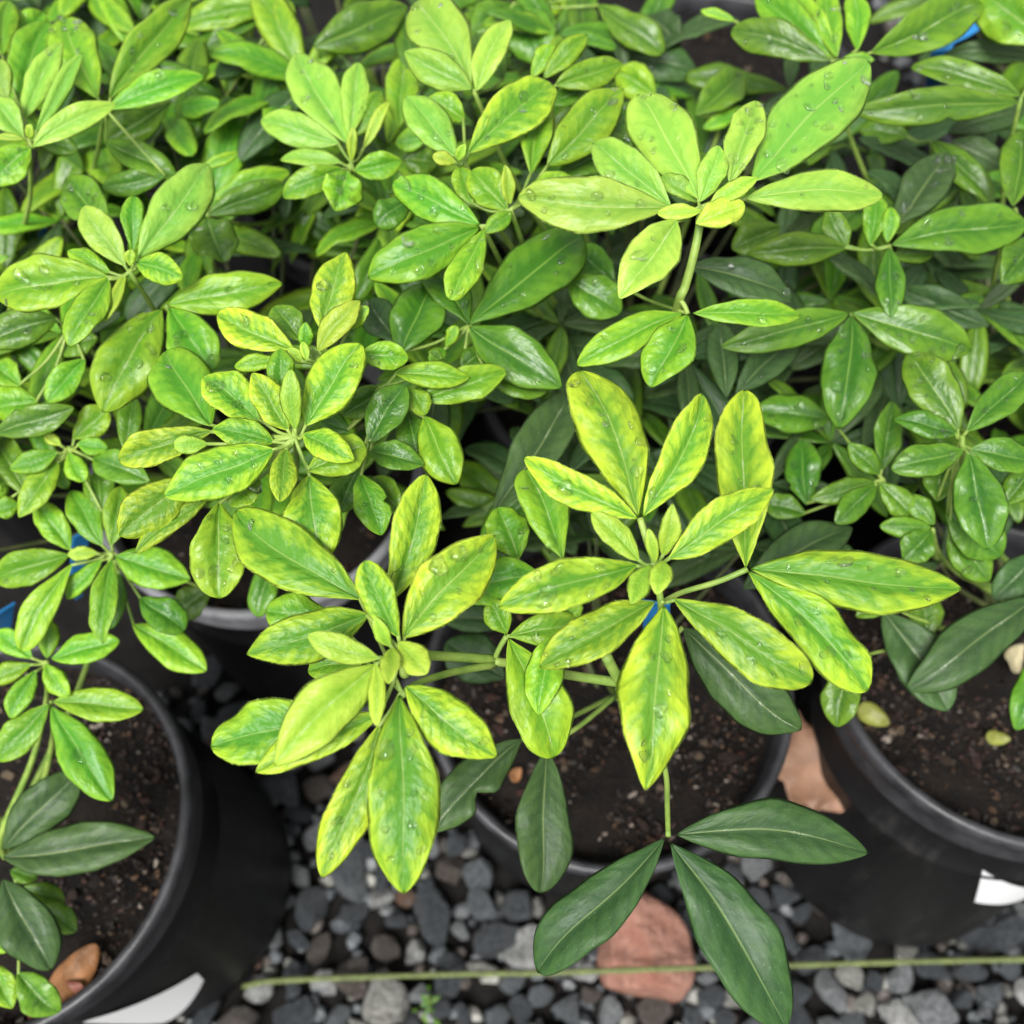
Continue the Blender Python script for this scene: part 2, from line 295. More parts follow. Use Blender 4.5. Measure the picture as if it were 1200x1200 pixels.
# ---------------------------------------------------------------- the leaves, read off the photograph
# whorl line:  @plant height_m node_x node_y stem(a = own stem down to the pot, m = none, its stems are listed apart)
# leaf line:   base_x base_y tip_x tip_y width  base_rise_cm tip_rise_cm  kind  options
# options: fN fold, rN roll, aN arch (percent), bN sideways bend (percent), dN drops, o blunt, e pointed, w wavy
TABLE = """
@A .455 750 607 m
748 604 682 427 88 0 .5 Y d6 f10 o
747 608 613 538 46 0 .8 Y d2 r-12
754 605 829 460 58 0 1 Y d2 r14
@A .45 768 660 m
750 658 694 600 34 0 .8 K f16
777 652 789 592 27 0 1.5 K
768 660 760 620 16 0 1 K
783 655 908 570 54 .3 1 Y e f14 r12
762 662 740 707 30 .2 .6 K
778 657 770 694 29 .4 .9 K
748 662 585 711 63 -.1 .1 Y d4 r-8
@A .44 775 705 m
768 705 633 781 59 0 -.3 Y d3 a8
778 710 764 926 92 0 -.8 Y d6 f8 w
788 701 952 802 72 0 -.2 Y d3 r8
@A .432 876 667 m
874 665 873 455 72 0 .2 Y d3 f26 w
880 667 1134 688 76 .1 .1 Y d7 e r-8
877 670 1021 808 72 -.1 -.8 Y d3 w
@A .41 620 700 m
660 655 618 545 64 0 0 L d2
608 656 583 594 58 -.6 0 L d1 w
634 672 526 690 66 -.2 -.3 L d3 w
@A .405 594 745 m
597 745 682 727 46 .2 .3 L d1
596 748 652 888 78 0 -1.2 L d1 a12 o
594 743 573 703 36 0 .6 L
645 745 631 838 50 .4 0 L w
655 742 668 690 42 0 .3 L
@A .30 640 800 m
602 726 518 727 36 0 0 D
592 795 522 752 66 -.6 -.6 D
612 866 506 974 62 2.4 2 D n b-4 w
640 875 637 1047 72 2.6 2 D o
@A .372 783 980 m
779 982 624 1136 76 0 -.8 D d0 o a8
793 978 1020 1000 76 0 -.4 D b6 a6
786 988 928 1208 96 0 -1 D
@A .385 800 735 m
800 735 938 860 82 0 -.6 D d1 r10
@E .372 620 540 m
576 606 669 460 64 0 .4 D
870 690 1002 614 62 -3.5 -3.2 D
@A .445 470 762 m
472 748 582 627 82 0 .5 Y d5 r8
458 705 501 555 62 -.5 .5 Y d2 r16
468 748 427 657 44 .4 1.4 Y r-10
458 758 440 725 20 0 1 K
433 720 287 765 66 -.8 -.6 Y d0
445 772 360 745 35 .4 1.0 K
441 778 322 896 74 .1 .4 K r-14 e
405 830 246 874 78 -1.4 -1.6 Y w o
448 835 299 904 52 -.8 -1 Y
467 752 500 789 38 .5 .9 K f16
460 758 455 800 26 .5 1.2 K
440 775 441 850 23 .2 .6 K
@A .438 470 810 m
475 804 582 887 68 0 -.4 Y d3 f14
468 815 473 1048 92 0 -.9 Y d8 f8 w
445 848 375 1029 60 -.5 -1.4 Y d4
424 703 273 597 82 -.6 -.6 Y d2 b5
395 725 311 715 54 -2.5 -2.5 L d1 w o
430 772 360 786 42 -1.6 -2 L
@D .33 330 650 a
325 650 300 722 36 0 -.4 G
@D .44 345 512 a
357 500 421 400 66 0 1 Y d1
346 505 340 433 28 .2 2 K
338 505 295 436 42 .1 1.4 Y
305 493 237 440 56 -.3 .3 Y d2 f22
332 462 328 408 34 -.2 .8 L f20
322 526 191 581 68 .1 0 Y d3
322 518 248 500 40 -.3 .2 Y
245 520 203 522 24 -.9 -.6 K
250 505 138 540 44 -1 -1.2 Y
222 560 140 628 62 -.9 -1.5 Y
245 582 158 648 30 -1.4 -1.9 Y
335 525 328 586 34 .3 .9 Y
355 508 413 537 40 .3 .5 Y
360 552 428 520 58 -.3 -.1 L w o
363 556 376 663 74 -.3 -1 Y w
257 587 257 701 70 -1.4 -2 L d6
248 500 190 406 80 -1.2 -1.2 L d2 f20
305 560 268 592 40 -1.5 -1.6 L d1
@D .435 385 420 a
376 387 404 293 56 0 .8 Y d1 f20
372 412 421 351 34 .5 1.5 K
408 386 431 359 20 .2 1 L
345 410 254 367 50 0 .3 Y d1
355 400 321 358 40 -.5 0 G
358 410 358 378 20 .1 1 L
360 423 355 400 12 .5 1 K
355 425 338 408 15 .4 .8 K
330 421 274 430 22 -.3 -.4 L
420 415 479 420 36 .2 0 L d3
@D .42 445 455 a
462 437 551 442 34 .2 .2 L d1
490 470 594 434 44 -.5 -.3 L r14
432 520 475 451 50 -.2 .6 G d1 f18
478 455 499 485 32 -.1 -.3 L
478 480 491 538 46 -1.2 -1.5 G
497 487 534 566 58 -.8 -1.3 L
432 528 497 543 38 -.6 -.6 G
422 555 448 626 46 -.8 -1.2 L d1
420 545 398 600 42 -1.2 -1.6 G
450 455 400 487 38 -.6 -.7 G
410 505 373 490 32 -1 -1 G
520 420 502 412 15 0 .2 G
470 600 432 560 40 -2 -2 G
@E .405 549 381 a
550 380 688 271 80 .6 .8 G d6 f16
550 383 658 453 68 .3 -.2 G d1
549 380 502 296 54 .2 .4 G d2 f30
470 415 508 330 68 0 .2 G f24
466 402 431 349 48 -.6 -.6 D d2
522 407 535 382 17 .1 .7 L
522 408 504 423 19 .1 .3 L
570 440 641 459 34 -.6 -1 G d1
540 432 568 408 34 -.8 -.6 G
@E .435 565 265 a
562 266 430 322 68 0 -.2 L d6
562 263 459 213 54 .1 .4 L d3
567 268 527 351 40 .2 -.2 L d4 f18
600 248 569 272 24 .3 .2 L
482 232 441 263 38 -1.6 -1.8 G
@E .437 598 246 a
553 240 540 196 34 -.2 .4 L
595 247 551 199 48 -.2 .4 L
598 240 593 193 19 .3 1.6 K
610 232 676 212 36 -.2 0 L
622 205 632 117 46 -.6 .2 L f38
641 194 731 101 64 -.6 .4 L d3 f16
650 210 742 163 44 -1.8 -1.8 G d2
680 190 754 120 52 -2.2 -2 G d1
@E .44 543 188 a
548 180 649 95 66 .2 .8 Y d4 f16
535 184 475 111 52 .2 .8 P d2
545 140 500 114 36 -.4 0 L
535 190 507 182 19 .2 .6 K
536 188 545 169 13 .4 1.2 K
@E .435 555 106 a
553 102 483 -6 74 0 .7 P d3
553 105 473 61 44 .2 .7 P
558 107 597 20 38 0 1 P f24
590 95 560 38 54 -2 -2 G
@E .425 640 98 a
650 100 731 72 38 0 .2 L d2
637 92 690 39 30 .1 1 L
622 92 648 52 26 -.2 .6 L
640 122 687 104 26 -1 -1 G
@G .385 370 54 a
367 55 479 6 58 0 .2 G d3
468 150 472 77 42 1 1.6 L f24
500 160 463 168 30 .8 .6 L
470 186 513 190 38 0 -.3 G d1
@G .41 412 190 a
407 168 345 57 64 0 .6 P d3 f18
398 168 303 139 42 .1 .4 P d1
410 160 421 71 36 .1 1 P f20
415 160 447 104 34 -.2 .6 L
425 175 455 117 16 .3 1.4 K f25
412 190 414 149 13 .4 1.6 K
415 200 471 188 34 .2 .3 L
400 190 327 184 24 0 .1 P
402 197 331 229 36 .1 0 L
408 200 393 246 54 .3 0 L d4 w
@G .385 243 252 a
243 252 336 215 38 0 .2 G d1
245 235 341 200 28 -.3 -.1 L
235 200 279 179 15 0 .2 L
242 255 262 306 60 .2 -.3 G d3 w
@D .425 152 318 a
127 324 -8 346 68 0 -.2 L d4
162 303 244 186 64 .2 1 P d2 f16
155 295 157 228 28 .2 1.4 L f22
147 312 96 241 42 .1 1 P
158 307 213 325 38 .2 .2 Y
128 325 79 404 42 0 -.4 L d2
130 320 79 292 28 -.2 .2 L d1
148 318 122 376 16 -.2 -.4 K
152 312 154 293 14 .3 1 K
@D .405 195 358 a
190 362 121 482 74 .2 -.4 L d6
198 360 251 433 62 .2 -.4 L d3
197 357 331 332 54 .3 .4 L d2
@D .385 80 385 a
68 372 -15 402 50 .6 .5 G d2
115 395 61 410 36 -.6 -.8 G d1
100 420 55 471 36 -.6 -1 L
25 452 -10 424 38 -.8 -.6 L
45 470 -12 480 52 -1.4 -1.4 L
-5 508 86 478 40 -1.2 -.8 G
145 528 157 464 30 -1.4 -1 G
@D .36 80 525 a
85 515 126 479 38 0 .6 L
90 520 126 525 24 .3 .2 L
80 530 98 564 28 .2 0 L
68 530 11 550 30 .2 .1 L
68 540 21 606 36 -.2 -.6 L
32 580 -8 508 46 -.8 -.4 G
72 522 52 510 15 .2 .6 K
176 565 107 535 42 -.2 0 G
120 602 115 550 38 -1.8 -1.4 G
-12 600 21 590 28 -.6 -.6 L
@B .335 130 648 a
82 650 -10 680 48 0 -.4 L d1
82 645 42 584 36 .1 .8 L
120 640 81 574 38 .3 1 L
130 640 142 569 34 .2 1 L
115 648 79 650 19 .5 .7 K
135 652 223 679 54 .2 -.2 L d2 f18
131 655 118 753 34 .4 0 L
85 660 24 763 38 .2 -.6 L
120 655 77 702 24 -.2 -.5 L
140 670 130 737 24 -.8 -1.2 G
163 700 216 738 44 -1 -1.4 G
247 690 203 722 40 -4.5 -5 G
155 732 242 786 48 -2.6 -3 L
@B .31 55 775 a
60 772 139 750 38 .2 .3 L
55 772 60 727 26 .2 .8 L
53 778 79 816 28 .4 .2 L
38 772 -6 739 30 .1 .5 L
38 778 -10 796 28 .1 0 L
42 785 11 842 30 .3 0 L
@B .305 60 822 a
62 822 168 831 42 .2 0 L
58 825 -6 892 42 .2 -.4 L
60 828 131 938 54 .4 -.2 L d1
@B .265 5 1005 a
3 995 93 903 62 0 .8 D
3 1005 181 981 64 .2 .2 D
3 1030 59 1137 64 0 -1 D
@B .24 20 1045 a
25 1040 76 1056 28 .3 .2 G
45 1060 89 1091 32 0 -.2 G
12 1020 43 1030 22 .2 .3 G
20 1140 69 1187 42 .4 0 G d1
-10 1112 18 1105 20 .6 .8 L
-8 1130 14 1182 34 .5 .2 L
@E .46 822 242 m
820 235 747 102 80 .1 .8 P d6 f8
787 243 693 163 54 0 .3 P d2
818 237 775 205 26 -.2 .2 P
820 237 844 170 36 .1 .9 P f18
855 216 886 116 48 .2 1.2 P d5
880 214 1022 69 90 .2 1 P d17 f8
873 232 1037 228 52 .2 .2 P d2 f8
830 243 889 207 24 .5 1.1 K
815 262 873 238 38 .4 .6 K w
785 243 606 231 68 0 0 P d5
823 247 770 250 20 .4 .3 K
793 258 726 349 64 .2 -.3 P d2
@E .43 805 367 m
800 367 677 426 46 .1 -.4 L d1
806 369 761 452 64 .4 -.3 L d3
812 367 941 367 34 .3 .2 L d2 f22
805 312 932 346 50 -2.4 -2.8 D d2
665 325 728 365 58 -3.6 -4 G d1
720 330 672 288 44 -5 -5 G
@F .392 1042 288 a
1045 287 1208 262 64 .4 .4 G d5
1042 290 1044 371 36 .5 0 G d3
1040 285 1044 242 22 .4 1.2 L
1020 288 1026 226 32 .2 1 L
993 290 969 244 32 0 .6 G
992 290 877 296 42 0 -.2 G d1
915 265 858 291 42 -1.2 -1.6 G
1048 264 1113 177 60 -1 -.6 D d7
1042 300 1097 298 24 -.8 -.9 G
@F .36 1092 165 a
1092 165 1167 241 36 .4 -.2 G d4
1115 165 1176 196 38 0 -.3 D
1110 155 1208 124 38 -.2 0 D
1065 160 1008 150 34 -1 -1.2 G
@F .385 1190 245 a
1187 242 1196 148 52 0 .6 G d5
1214 278 1176 332 54 .6 .4 G d1
@F .387 998 368 a
998 367 1141 411 64 .1 -.3 G d7
997 370 984 498 68 .2 -.7 G d7
995 367 846 406 48 0 -.3 G d3
862 462 936 394 48 -2.6 -2.4 D d2
852 466 845 374 40 -2.8 -2.4 D
1160 382 1056 339 42 -3.6 -3.4 D d1
@F .41 975 70 a
975 71 856 34 44 .3 .2 G d4
975 66 885 -10 42 .1 .5 L d2
978 68 915 -15 42 .1 .8 L d2
981 68 966 -15 34 .3 1.2 L d2
1005 60 1000 -10 32 .1 .8 L
1020 62 1158 -6 64 .1 .6 G d5
1025 70 985 71 18 .5 .4 L
862 25 821 12 12 0 .2 L
@E .35 850 130 a
815 135 873 84 48 .6 .8 G d2
890 126 824 150 22 0 -.2 L
@F .40 1196 116 a
1195 119 1004 131 46 .2 -.3 G d5
1197 113 1068 76 34 .3 .3 G d3
1232 52 1149 -12 74 .6 1 L d3
1212 66 1108 62 28 -1.6 -1.8 D
@C .382 1128 512 a
1124 505 1064 412 60 .1 .6 G d6
1132 506 1208 434 46 .2 .7 G d3
1122 508 1049 489 32 .1 .1 G d2
1130 527 1045 549 46 .1 -.1 G d2
1137 526 1216 541 44 .1 0 G
1135 530 1159 643 64 .2 -.7 G d1
1098 588 1102 544 40 -3.2 -2.8 G
1108 600 1174 653 60 -3.4 -4 G
1110 630 1161 681 50 -4.2 -4.8 G d1
@C .348 1093 620 a
1092 618 1031 617 28 .1 .1 G d2
1095 615 1064 580 30 .1 .4 G
1092 622 1059 656 42 .1 -.3 G
@C .352 1034 561 a
1033 552 1048 467 34 .1 .9 G
1031 556 994 519 30 .2 .9 G
1027 565 949 586 30 .1 -.1 G d1
1027 567 979 613 34 .1 -.2 G d1
1030 565 1069 606 36 .2 -.2 G
945 592 939 514 48 -1.6 -1.2 G d3
976 490 884 481 52 -1.6 -1.8 G d3
945 602 893 589 32 -2.4 -2.4 G
1216 545 1177 591 38 .8 .4 G d1
@C .30 1090 730 a
1035 715 1112 833 72 0 -.6 D
1216 698 1069 808 68 1.4 .8 D
1085 752 1085 688 42 -.3 .2 G
1045 708 1003 722 22 1.4 1.3 G
1216 768 1192 855 42 -1 -1.6 G
1216 648 1166 702 42 .4 0 D
992 775 980 852 48 1.5 .6 G x
@H .425 34 165 a
28 140 73 46 34 .1 1 P d1
42 155 97 61 22 .2 1.2 P f30
38 172 136 119 32 .3 .7 P f20
28 160 -9 114 38 .2 .9 P
8 117 0 68 26 .2 .9 P
36 173 -12 217 46 .3 -.1 L d3
33 162 36 146 12 .4 1 K
28 163 -6 160 10 .3 .3 K
45 165 91 176 28 -2 -2.2 G
20 122 56 24 54 -1.6 -1 L
12 62 52 14 40 -2.4 -2 L
2 66 10 -2 34 -1.6 -1 L d1
@H .412 123 127 a
115 116 75 17 64 0 .6 L d5
128 116 226 -9 50 .1 .9 L d4 f30
126 128 238 86 36 .2 .4 L d2 f20
202 118 123 166 44 -2.6 -3 G
122 165 206 206 38 -1.6 -2 G
196 205 119 220 32 -2 -2.2 G
126 263 74 207 56 -1 -.8 G d4
218 95 226 162 34 -4 -4.4 G d1
@G .382 330 6 a
326 8 204 28 38 0 -.2 L d1
316 15 242 56 26 -.4 -.8 G
335 -2 330 28 28 .4 .3 L
300 142 340 60 48 -1.8 -1.4 G d1
264 112 289 168 48 -2.6 -3 G d3
282 108 306 44 38 -3 -2.6 G
156 4 94 12 34 -4 -4 D
@G .37 602 4 a
603 5 637 72 66 0 -.5 G d1
598 3 554 36 44 -.3 -.6 G
700 5 777 59 42 0 -.4 G d2
680 -6 685 49 40 -.5 -.8 G
728 66 818 84 50 -2.4 -2.8 D d2
758 18 797 52 44 -1.8 -2 D
768 112 721 84 44 .4 .4 L
"""
# stems read off the photograph: plant, end radius mm, start radius mm, then x y z triples
STEMS = """
A 1.2 1.2 750 607 .454 760 640 .451 768 662 .448 774 704 .438 776 730 .425
A 1.5 2.2 776 715 .434 768 745 .415 745 785 .39 727 800 .375
A 1.1 1.0 876 667 .431 840 682 .428 800 694 .428 776 706 .432
A 1.5 1.9 469 757 .444 474 790 .436 486 770 .428 520 769 .41 580 773 .395
A 1.3 1.4 470 815 .437 492 800 .428 530 788 .41 580 779 .395
A 1.1 1.0 594 745 .405 585 760 .40 579 774 .395
A 1.7 2.0 579 775 .396 615 780 .389 660 790 .382 727 800 .374
A 2.1 2.6 710 768 .392 727 800 .374 738 812 .34 730 820 .30 718 806 .24 716 800 .205
A 1.0 1.2 783 980 .371 782 945 .365 780 905 .357 765 850 .352 738 812 .345
A 1.0 1.2 800 735 .385 770 770 .375 735 805 .36
A 1.0 1.2 640 875 .328 680 850 .318 722 815 .30
A 1.0 1.2 612 866 .326 660 845 .312 720 815 .28
E 1.6 2.3 822 250 .458 815 290 .45 803 335 .437 796 352 .43 785 400 .39 770 440 .33 BASE
C 0.7 0.9 1216 768 .29 1225 745 .262 BASE
C 0.7 0.9 992 775 .315 1040 762 .29 1120 755 .24 BASE
E 1.0 1.0 806 368 .43 802 358 .431 796 350 .432
"""

# ---------------------------------------------------------------- ground and pots
def soil_mat(name, dark, light):
    N = NT(name)
    co = N.n('ShaderNodeTexCoord').outputs['Object']
    n1 = N.noise(co, 60, 6, 0.65); n2 = N.noise(co, 420, 4, 0.7)
    c = N.mix(N.ss(n1, 0.35, 0.7), dark, light)
    c = N.mix(N.ss(n2, 0.62, 0.75, 0, 0.5), c, (0.10, 0.065, 0.04))
    h = N.math('ADD', n1, N.math('MULTIPLY', n2, 0.6))
    return N.done(N.pbsdf(c, 0.8, N.bump(h, 0.9, 0.004), **{'Specular IOR Level': 0.25}))
M_SOIL = soil_mat('potting_soil', (0.004, 0.003, 0.0025), (0.014, 0.0095, 0.0065))
M_DIRT = soil_mat('shade_dark_grit', (0.004, 0.0035, 0.003), (0.012, 0.010, 0.009))  # near-black ground colour stands in for the deep shade between pots
GZ = -0.05
n = 60
V = []
for j in range(n + 1):
    for i in range(n + 1):
        u, v = (i / n * 2 - 1), (j / n * 2 - 1)
        x, y = 20 * u * abs(u) ** 1.5, 20 * v * abs(v) ** 1.5
        V.append((x, y, GZ - 0.006 + 0.004 * math.sin(31 * x) * math.cos(27 * y)))
F = [(j * (n + 1) + i, j * (n + 1) + i + 1, (j + 1) * (n + 1) + i + 1, (j + 1) * (n + 1) + i) for j in range(n) for i in range(n)]
ground = tag(obj('ground', mesh('ground', V, F, True, M_DIRT)), kind='structure')

POTS = {
 'A': (0.055, 0.169, 'black nursery pot with dark soil right under the mottled yellow-green leaves, gravel before it'),
 'B': (-0.275, 0.088, 'black nursery pot with a slanting white sticker and an orange dead leaf on its soil'),
 'C': (0.287, 0.174, 'black nursery pot with a small white sticker beside the tan fallen leaf'),
 'D': (-0.160, 0.312, 'black pot whose pale worn rim shows below the drooping mottled leaves'),
 'E': (0.080, 0.388, 'black pot holding the tall pale lime shrub, buried under its leaves'),
 'F': (0.325, 0.395, 'black pot hidden under the wet mid-green shrub'),
 'G': (-0.100, 0.560, 'black pot hidden under the shrub at the top of the photo'),
 'H': (-0.375, 0.440, 'black pot with a blue plant tag under the folded upright leaves'),
 'I': (0.165, 0.640, 'black pot with bare brown soil in the dark gap between shrubs'),
 'J': (0.420, 0.625, 'black pot with a tall blue tag behind the wet green leaves'),
}
POT_H, POT_R = 0.205, 0.105
M_POT = plain('black_plastic', (0.0055, 0.0055, 0.006), 0.5, 0.5, 25, 0.15, 0.0006, 0.35)
def pot_mat():
    N = NT('black_plastic')
    co = N.n('ShaderNodeTexCoord').outputs['Object']
    sp = N.n('ShaderNodeMapping'); N.put(sp.inputs['Vector'], co); sp.inputs['Scale'].default_value = (1, 1, 0.3)
    n1 = N.noise(sp.outputs[0], 60, 5, 0.7); n2 = N.noise(co, 240, 4, 0.7)
    c = N.mix(N.ss(n1, 0.52, 0.72, 0, 0.6), (0.0055, 0.0055, 0.006), (0.030, 0.028, 0.026))
    c = N.mix(N.ss(n2, 0.66, 0.74, 0, 0.5), c, (0.07, 0.06, 0.05))
    return N.done(N.pbsdf(c, N.math('ADD', N.math('MULTIPLY', n1, 0.3), 0.35), N.bump(n1, 0.2, 0.001), **{'Specular IOR Level': 0.35}))
M_POT = pot_mat()
M_LIP = plain('sky_sheen_black_plastic', (0.030, 0.030, 0.033), 0.42, 0.45, 60, 0.25, 0.0006, 0.5)  # rim greyer than the body: sky reflection put into its colour
M_PALE = plain('scuffed_grey_plastic', (0.23, 0.23, 0.24), 0.5, 0.3, 60, 0.25, 0.0006, 0.5)
def sticker_mat():
    N = NT('white_sticker')
    co = N.n('ShaderNodeTexCoord').outputs['Object']
    n1 = N.noise(co, 70, 4)
    c = N.mix(N.ss(n1, 0.6, 0.8, 0, 0.35), (0.80, 0.80, 0.80), (0.5, 0.5, 0.5))
    return N.done(N.pbsdf(c, 0.45))
M_STICK = sticker_mat()
def lathe(name, prof, nseg=72, closed=False):
    V, F = [], []
    for r, z in prof:
        for k in range(nseg):
            a = 2 * math.pi * k / nseg
            V.append((r * math.cos(a), r * math.sin(a), z))
    for i in range(len(prof) - 1):
        for k in range(nseg):
            F.append((i * nseg + k, i * nseg + (k + 1) % nseg, (i + 1) * nseg + (k + 1) % nseg, (i + 1) * nseg + k))
    return mesh(name, V, F)
H_, R_ = POT_H, POT_R
r_bot = 0.094
body_me = lathe('pot_body', [(0.001, GZ + 0.004), (r_bot - .004, GZ + 0.003), (r_bot, GZ + 0.007), (r_bot + .001, GZ + 0.03), (R_ - .0086, H_ - .075), (R_ - .0068, H_ - .0735), (R_ - .0068, H_ - .0700), (R_ - .0084, H_ - .0685), (R_ - .0075, H_ - .030), (R_ - .0065, H_ - .021)])
rim_me = lathe('pot_rim', [(R_ - .0058, H_ - .0285), (R_ - .0028, H_ - .0285), (R_ - .0022, H_ - .0268), (R_ - .0036, H_ - .0225), (R_ - .0030, H_ - .0165), (R_ - .0032, H_ - .0110), (R_ - .0006, H_ - .0090), (R_, H_ - .0075),
                           (R_ + .0004, H_ - .0040), (R_ - .0004, H_ - .0012), (R_ - .0020, H_), (R_ - .0042, H_ - .0002), (R_ - .0056, H_ - .0012), (R_ - .0061, H_ - .004), (R_ - .0072, H_ - .0052), (R_ - .0080, H_ - .012), (R_ - .0095, H_ - .05)])
body_me.materials.append(M_POT)
rim_me.materials.append(M_LIP)
pale_rim = rim_me.copy(); pale_rim.materials.clear(); pale_rim.materials.append(M_PALE)
def soil_mesh(seed):
    r0 = R_ - 0.0085
    V, F = [], []
    nr, na = 26, 72
    g = np.random.default_rng(seed)
    ph = g.uniform(0, 6.28, 24); fx = g.uniform(-130, 130, 24); fy = g.uniform(-130, 130, 24)
    for i in range(nr + 1):
        for k in range(na):
            a = 2 * math.pi * k / na
            r = r0 * max(0.01, i / nr)
            x, y = r * math.cos(a), r * math.sin(a)
            z = float(np.sum(np.sin(fx * x + fy * y + ph))) * 0.00042 - 0.004 * (i / nr) ** 2
            V.append((x, y, H_ - 0.019 + z))
    for i in range(nr):
        for k in range(na):
            F.append((i * na + k, i * na + (k + 1) % na, (i + 1) * na + (k + 1) % na, (i + 1) * na + k))
    return mesh('soil', V, F, True, M_SOIL)
def soil_z(me, x, y):
    return H_ - 0.019
def rock_mesh(seed, sub=2, cuts=9, flat=False, lo=0.40, hi=0.74):
    """a crushed stone: a ball cut back by random planes"""
    g = np.random.default_rng(seed)
    bm = bmesh.new()
    bmesh.ops.create_icosphere(bm, subdivisions=sub, radius=1.0)
    nn = [nrm(g.normal(size=3)) for _ in range(cuts)]
    dd = g.uniform(lo, hi, cuts)
    for v in bm.verts:
        p = np.array(v.co)
        for a, d in zip(nn, dd):
            e = p @ a - d
            if e > 0: p = p - a * e * 0.96
        p = p * (1 + 0.03 * math.sin(7 * p[0] + seed) * math.sin(6 * p[1] + 2 * seed))
        v.co = p
    me = bpy.data.meshes.new('rock')
    bm.to_mesh(me); bm.free()
    me.polygons.foreach_set('use_smooth', [not flat] * len(me.polygons))
    return me
def mats_tile(name, cols, rough):
    return [plain(f'{name}_{i}', c, rough, 0.55, 6.0, 0.6, 0.05) for i, c in enumerate(cols)]
M_CHIP = mats_tile('bark_chip', [(0.035, 0.021, 0.014), (0.10, 0.055, 0.028), (0.020, 0.014, 0.011), (0.15, 0.11, 0.07), (0.06, 0.026, 0.019)], 0.6)
M_PERL = plain('perlite', (0.24, 0.20, 0.165), 0.8, 0.3, 300)
chip_me = []
for k in range(8):
    me = rock_mesh(300 + k, 1, 7, True)
    me.materials.append(M_CHIP[k % 5] if k < 6 else M_PERL)
    chip_me.append(me)
pots = {}
for key, (px, py, lab) in POTS.items():
    root = tag(empty('nursery_pot', (px, py, 0)), lab, 'plant pot', 'black nursery pots of shrubs')
    pots[key] = root
    lean = {'B': (0.0, R(-4)), 'C': (R(-10), 0.0)}.get(key)      # these two stand tilted on the stones
    if lean:
        root.rotation_euler = (lean[0], lean[1], 0)
        root.location = (px - 0.2 * math.sin(lean[1]), py + 0.2 * math.sin(lean[0]) - 0.015 * math.sin(lean[0]), 0.0)
    obj('body', body_me, None, root)
    obj('rim', pale_rim if key == 'D' else rim_me, None, root)
    sm = soil_mesh(ord(key))
    soil = obj('soil', sm, None, root)
    g = np.random.default_rng(ord(key) * 3)
    near = key in 'ABC'
    # chips one can pick apart, then the crumbs
    for k in range(110 if near else 30):
        a, r = g.uniform(0, 6.283), (R_ - 0.012) * math.sqrt(g.uniform(0.02, 1))
        sz = g.uniform(0.0015, 0.0042)
        m = chip_me[int(g.integers(0, 6))] if g.uniform() < 0.8 else chip_me[6 + int(g.integers(0, 2))]
        if m in chip_me[6:]: sz *= 0.62
        o = bpy.data.objects.new('perlite_grain' if m in chip_me[6:] else 'bark_chip', m)
        link(o, soil, (r * math.cos(a), r * math.sin(a), H_ - 0.0195 + sz * 0.4 - 0.004 * (r / R_) ** 2))
        o.scale = (sz * g.uniform(0.8, 2.0), sz, sz * g.uniform(0.4, 0.8))
        o.rotation_euler = (g.uniform(-.5, .5), g.uniform(-.5, .5), g.uniform(0, 6.28))
    bmv, bmf, cmi = [], [], []
    ico = [np.array(v.co) for v in chip_me[0].vertices]; fc = [tuple(p.vertices) for p in chip_me[0].polygons]
    tet = [np.array(v, float) for v in ((1, 1, 1), (-1, -1, 1), (-1, 1, -1), (1, -1, -1), (0, 0, 1.5))]
    tf = [(0, 4, 1), (1, 4, 2), (2, 4, 0), (0, 1, 3), (1, 2, 3), (0, 3, 2)]
    for k in range(2600 if near else 500):
        a, r = g.uniform(0, 6.283), (R_ - 0.010) * math.sqrt(g.uniform(0.0, 1))
        sz = g.uniform(0.0004, 0.0012) * (1.9 if g.uniform() < 0.12 else 1.0)
        q = Quaternion(nrm(g.normal(size=3)), g.uniform(0, 6.28)).to_matrix()
        b0 = len(bmv)
        for t in tet:
            p = q @ Vector(t * sz * np.array((1.3, 0.8, 0.6)))
            bmv.append((r * math.cos(a) + p.x, r * math.sin(a) + p.y, H_ - 0.0185 + p.z - 0.004 * (r / R_) ** 2))
        bmf += [tuple(b0 + i for i in f) for f in tf]
        cmi += [int(g.choice([0, 1, 2, 3, 4, 5], p=[.28, .10, .38, .05, .16, .03]))] * 6
    cme = mesh('soil_crumbs', bmv, bmf, False)
    for m in (M_CHIP[0], M_CHIP[1], M_CHIP[2], M_CHIP[3], M_CHIP[4], M_PERL): cme.materials.append(m)
    cme.polygons.foreach_set('material_index', cmi)
    cr = obj('soil_crumbs', cme, None, root)
    tag(cr, kind='stuff')
def wall_pt(az, z, off=0.0007):
    r = (r_bot + .001) + (R_ - .0085 - r_bot) * (z - GZ - 0.03) / (H_ - GZ - .06) + off
    return np.array((r * math.cos(R(az)), r * math.sin(R(az)), z))
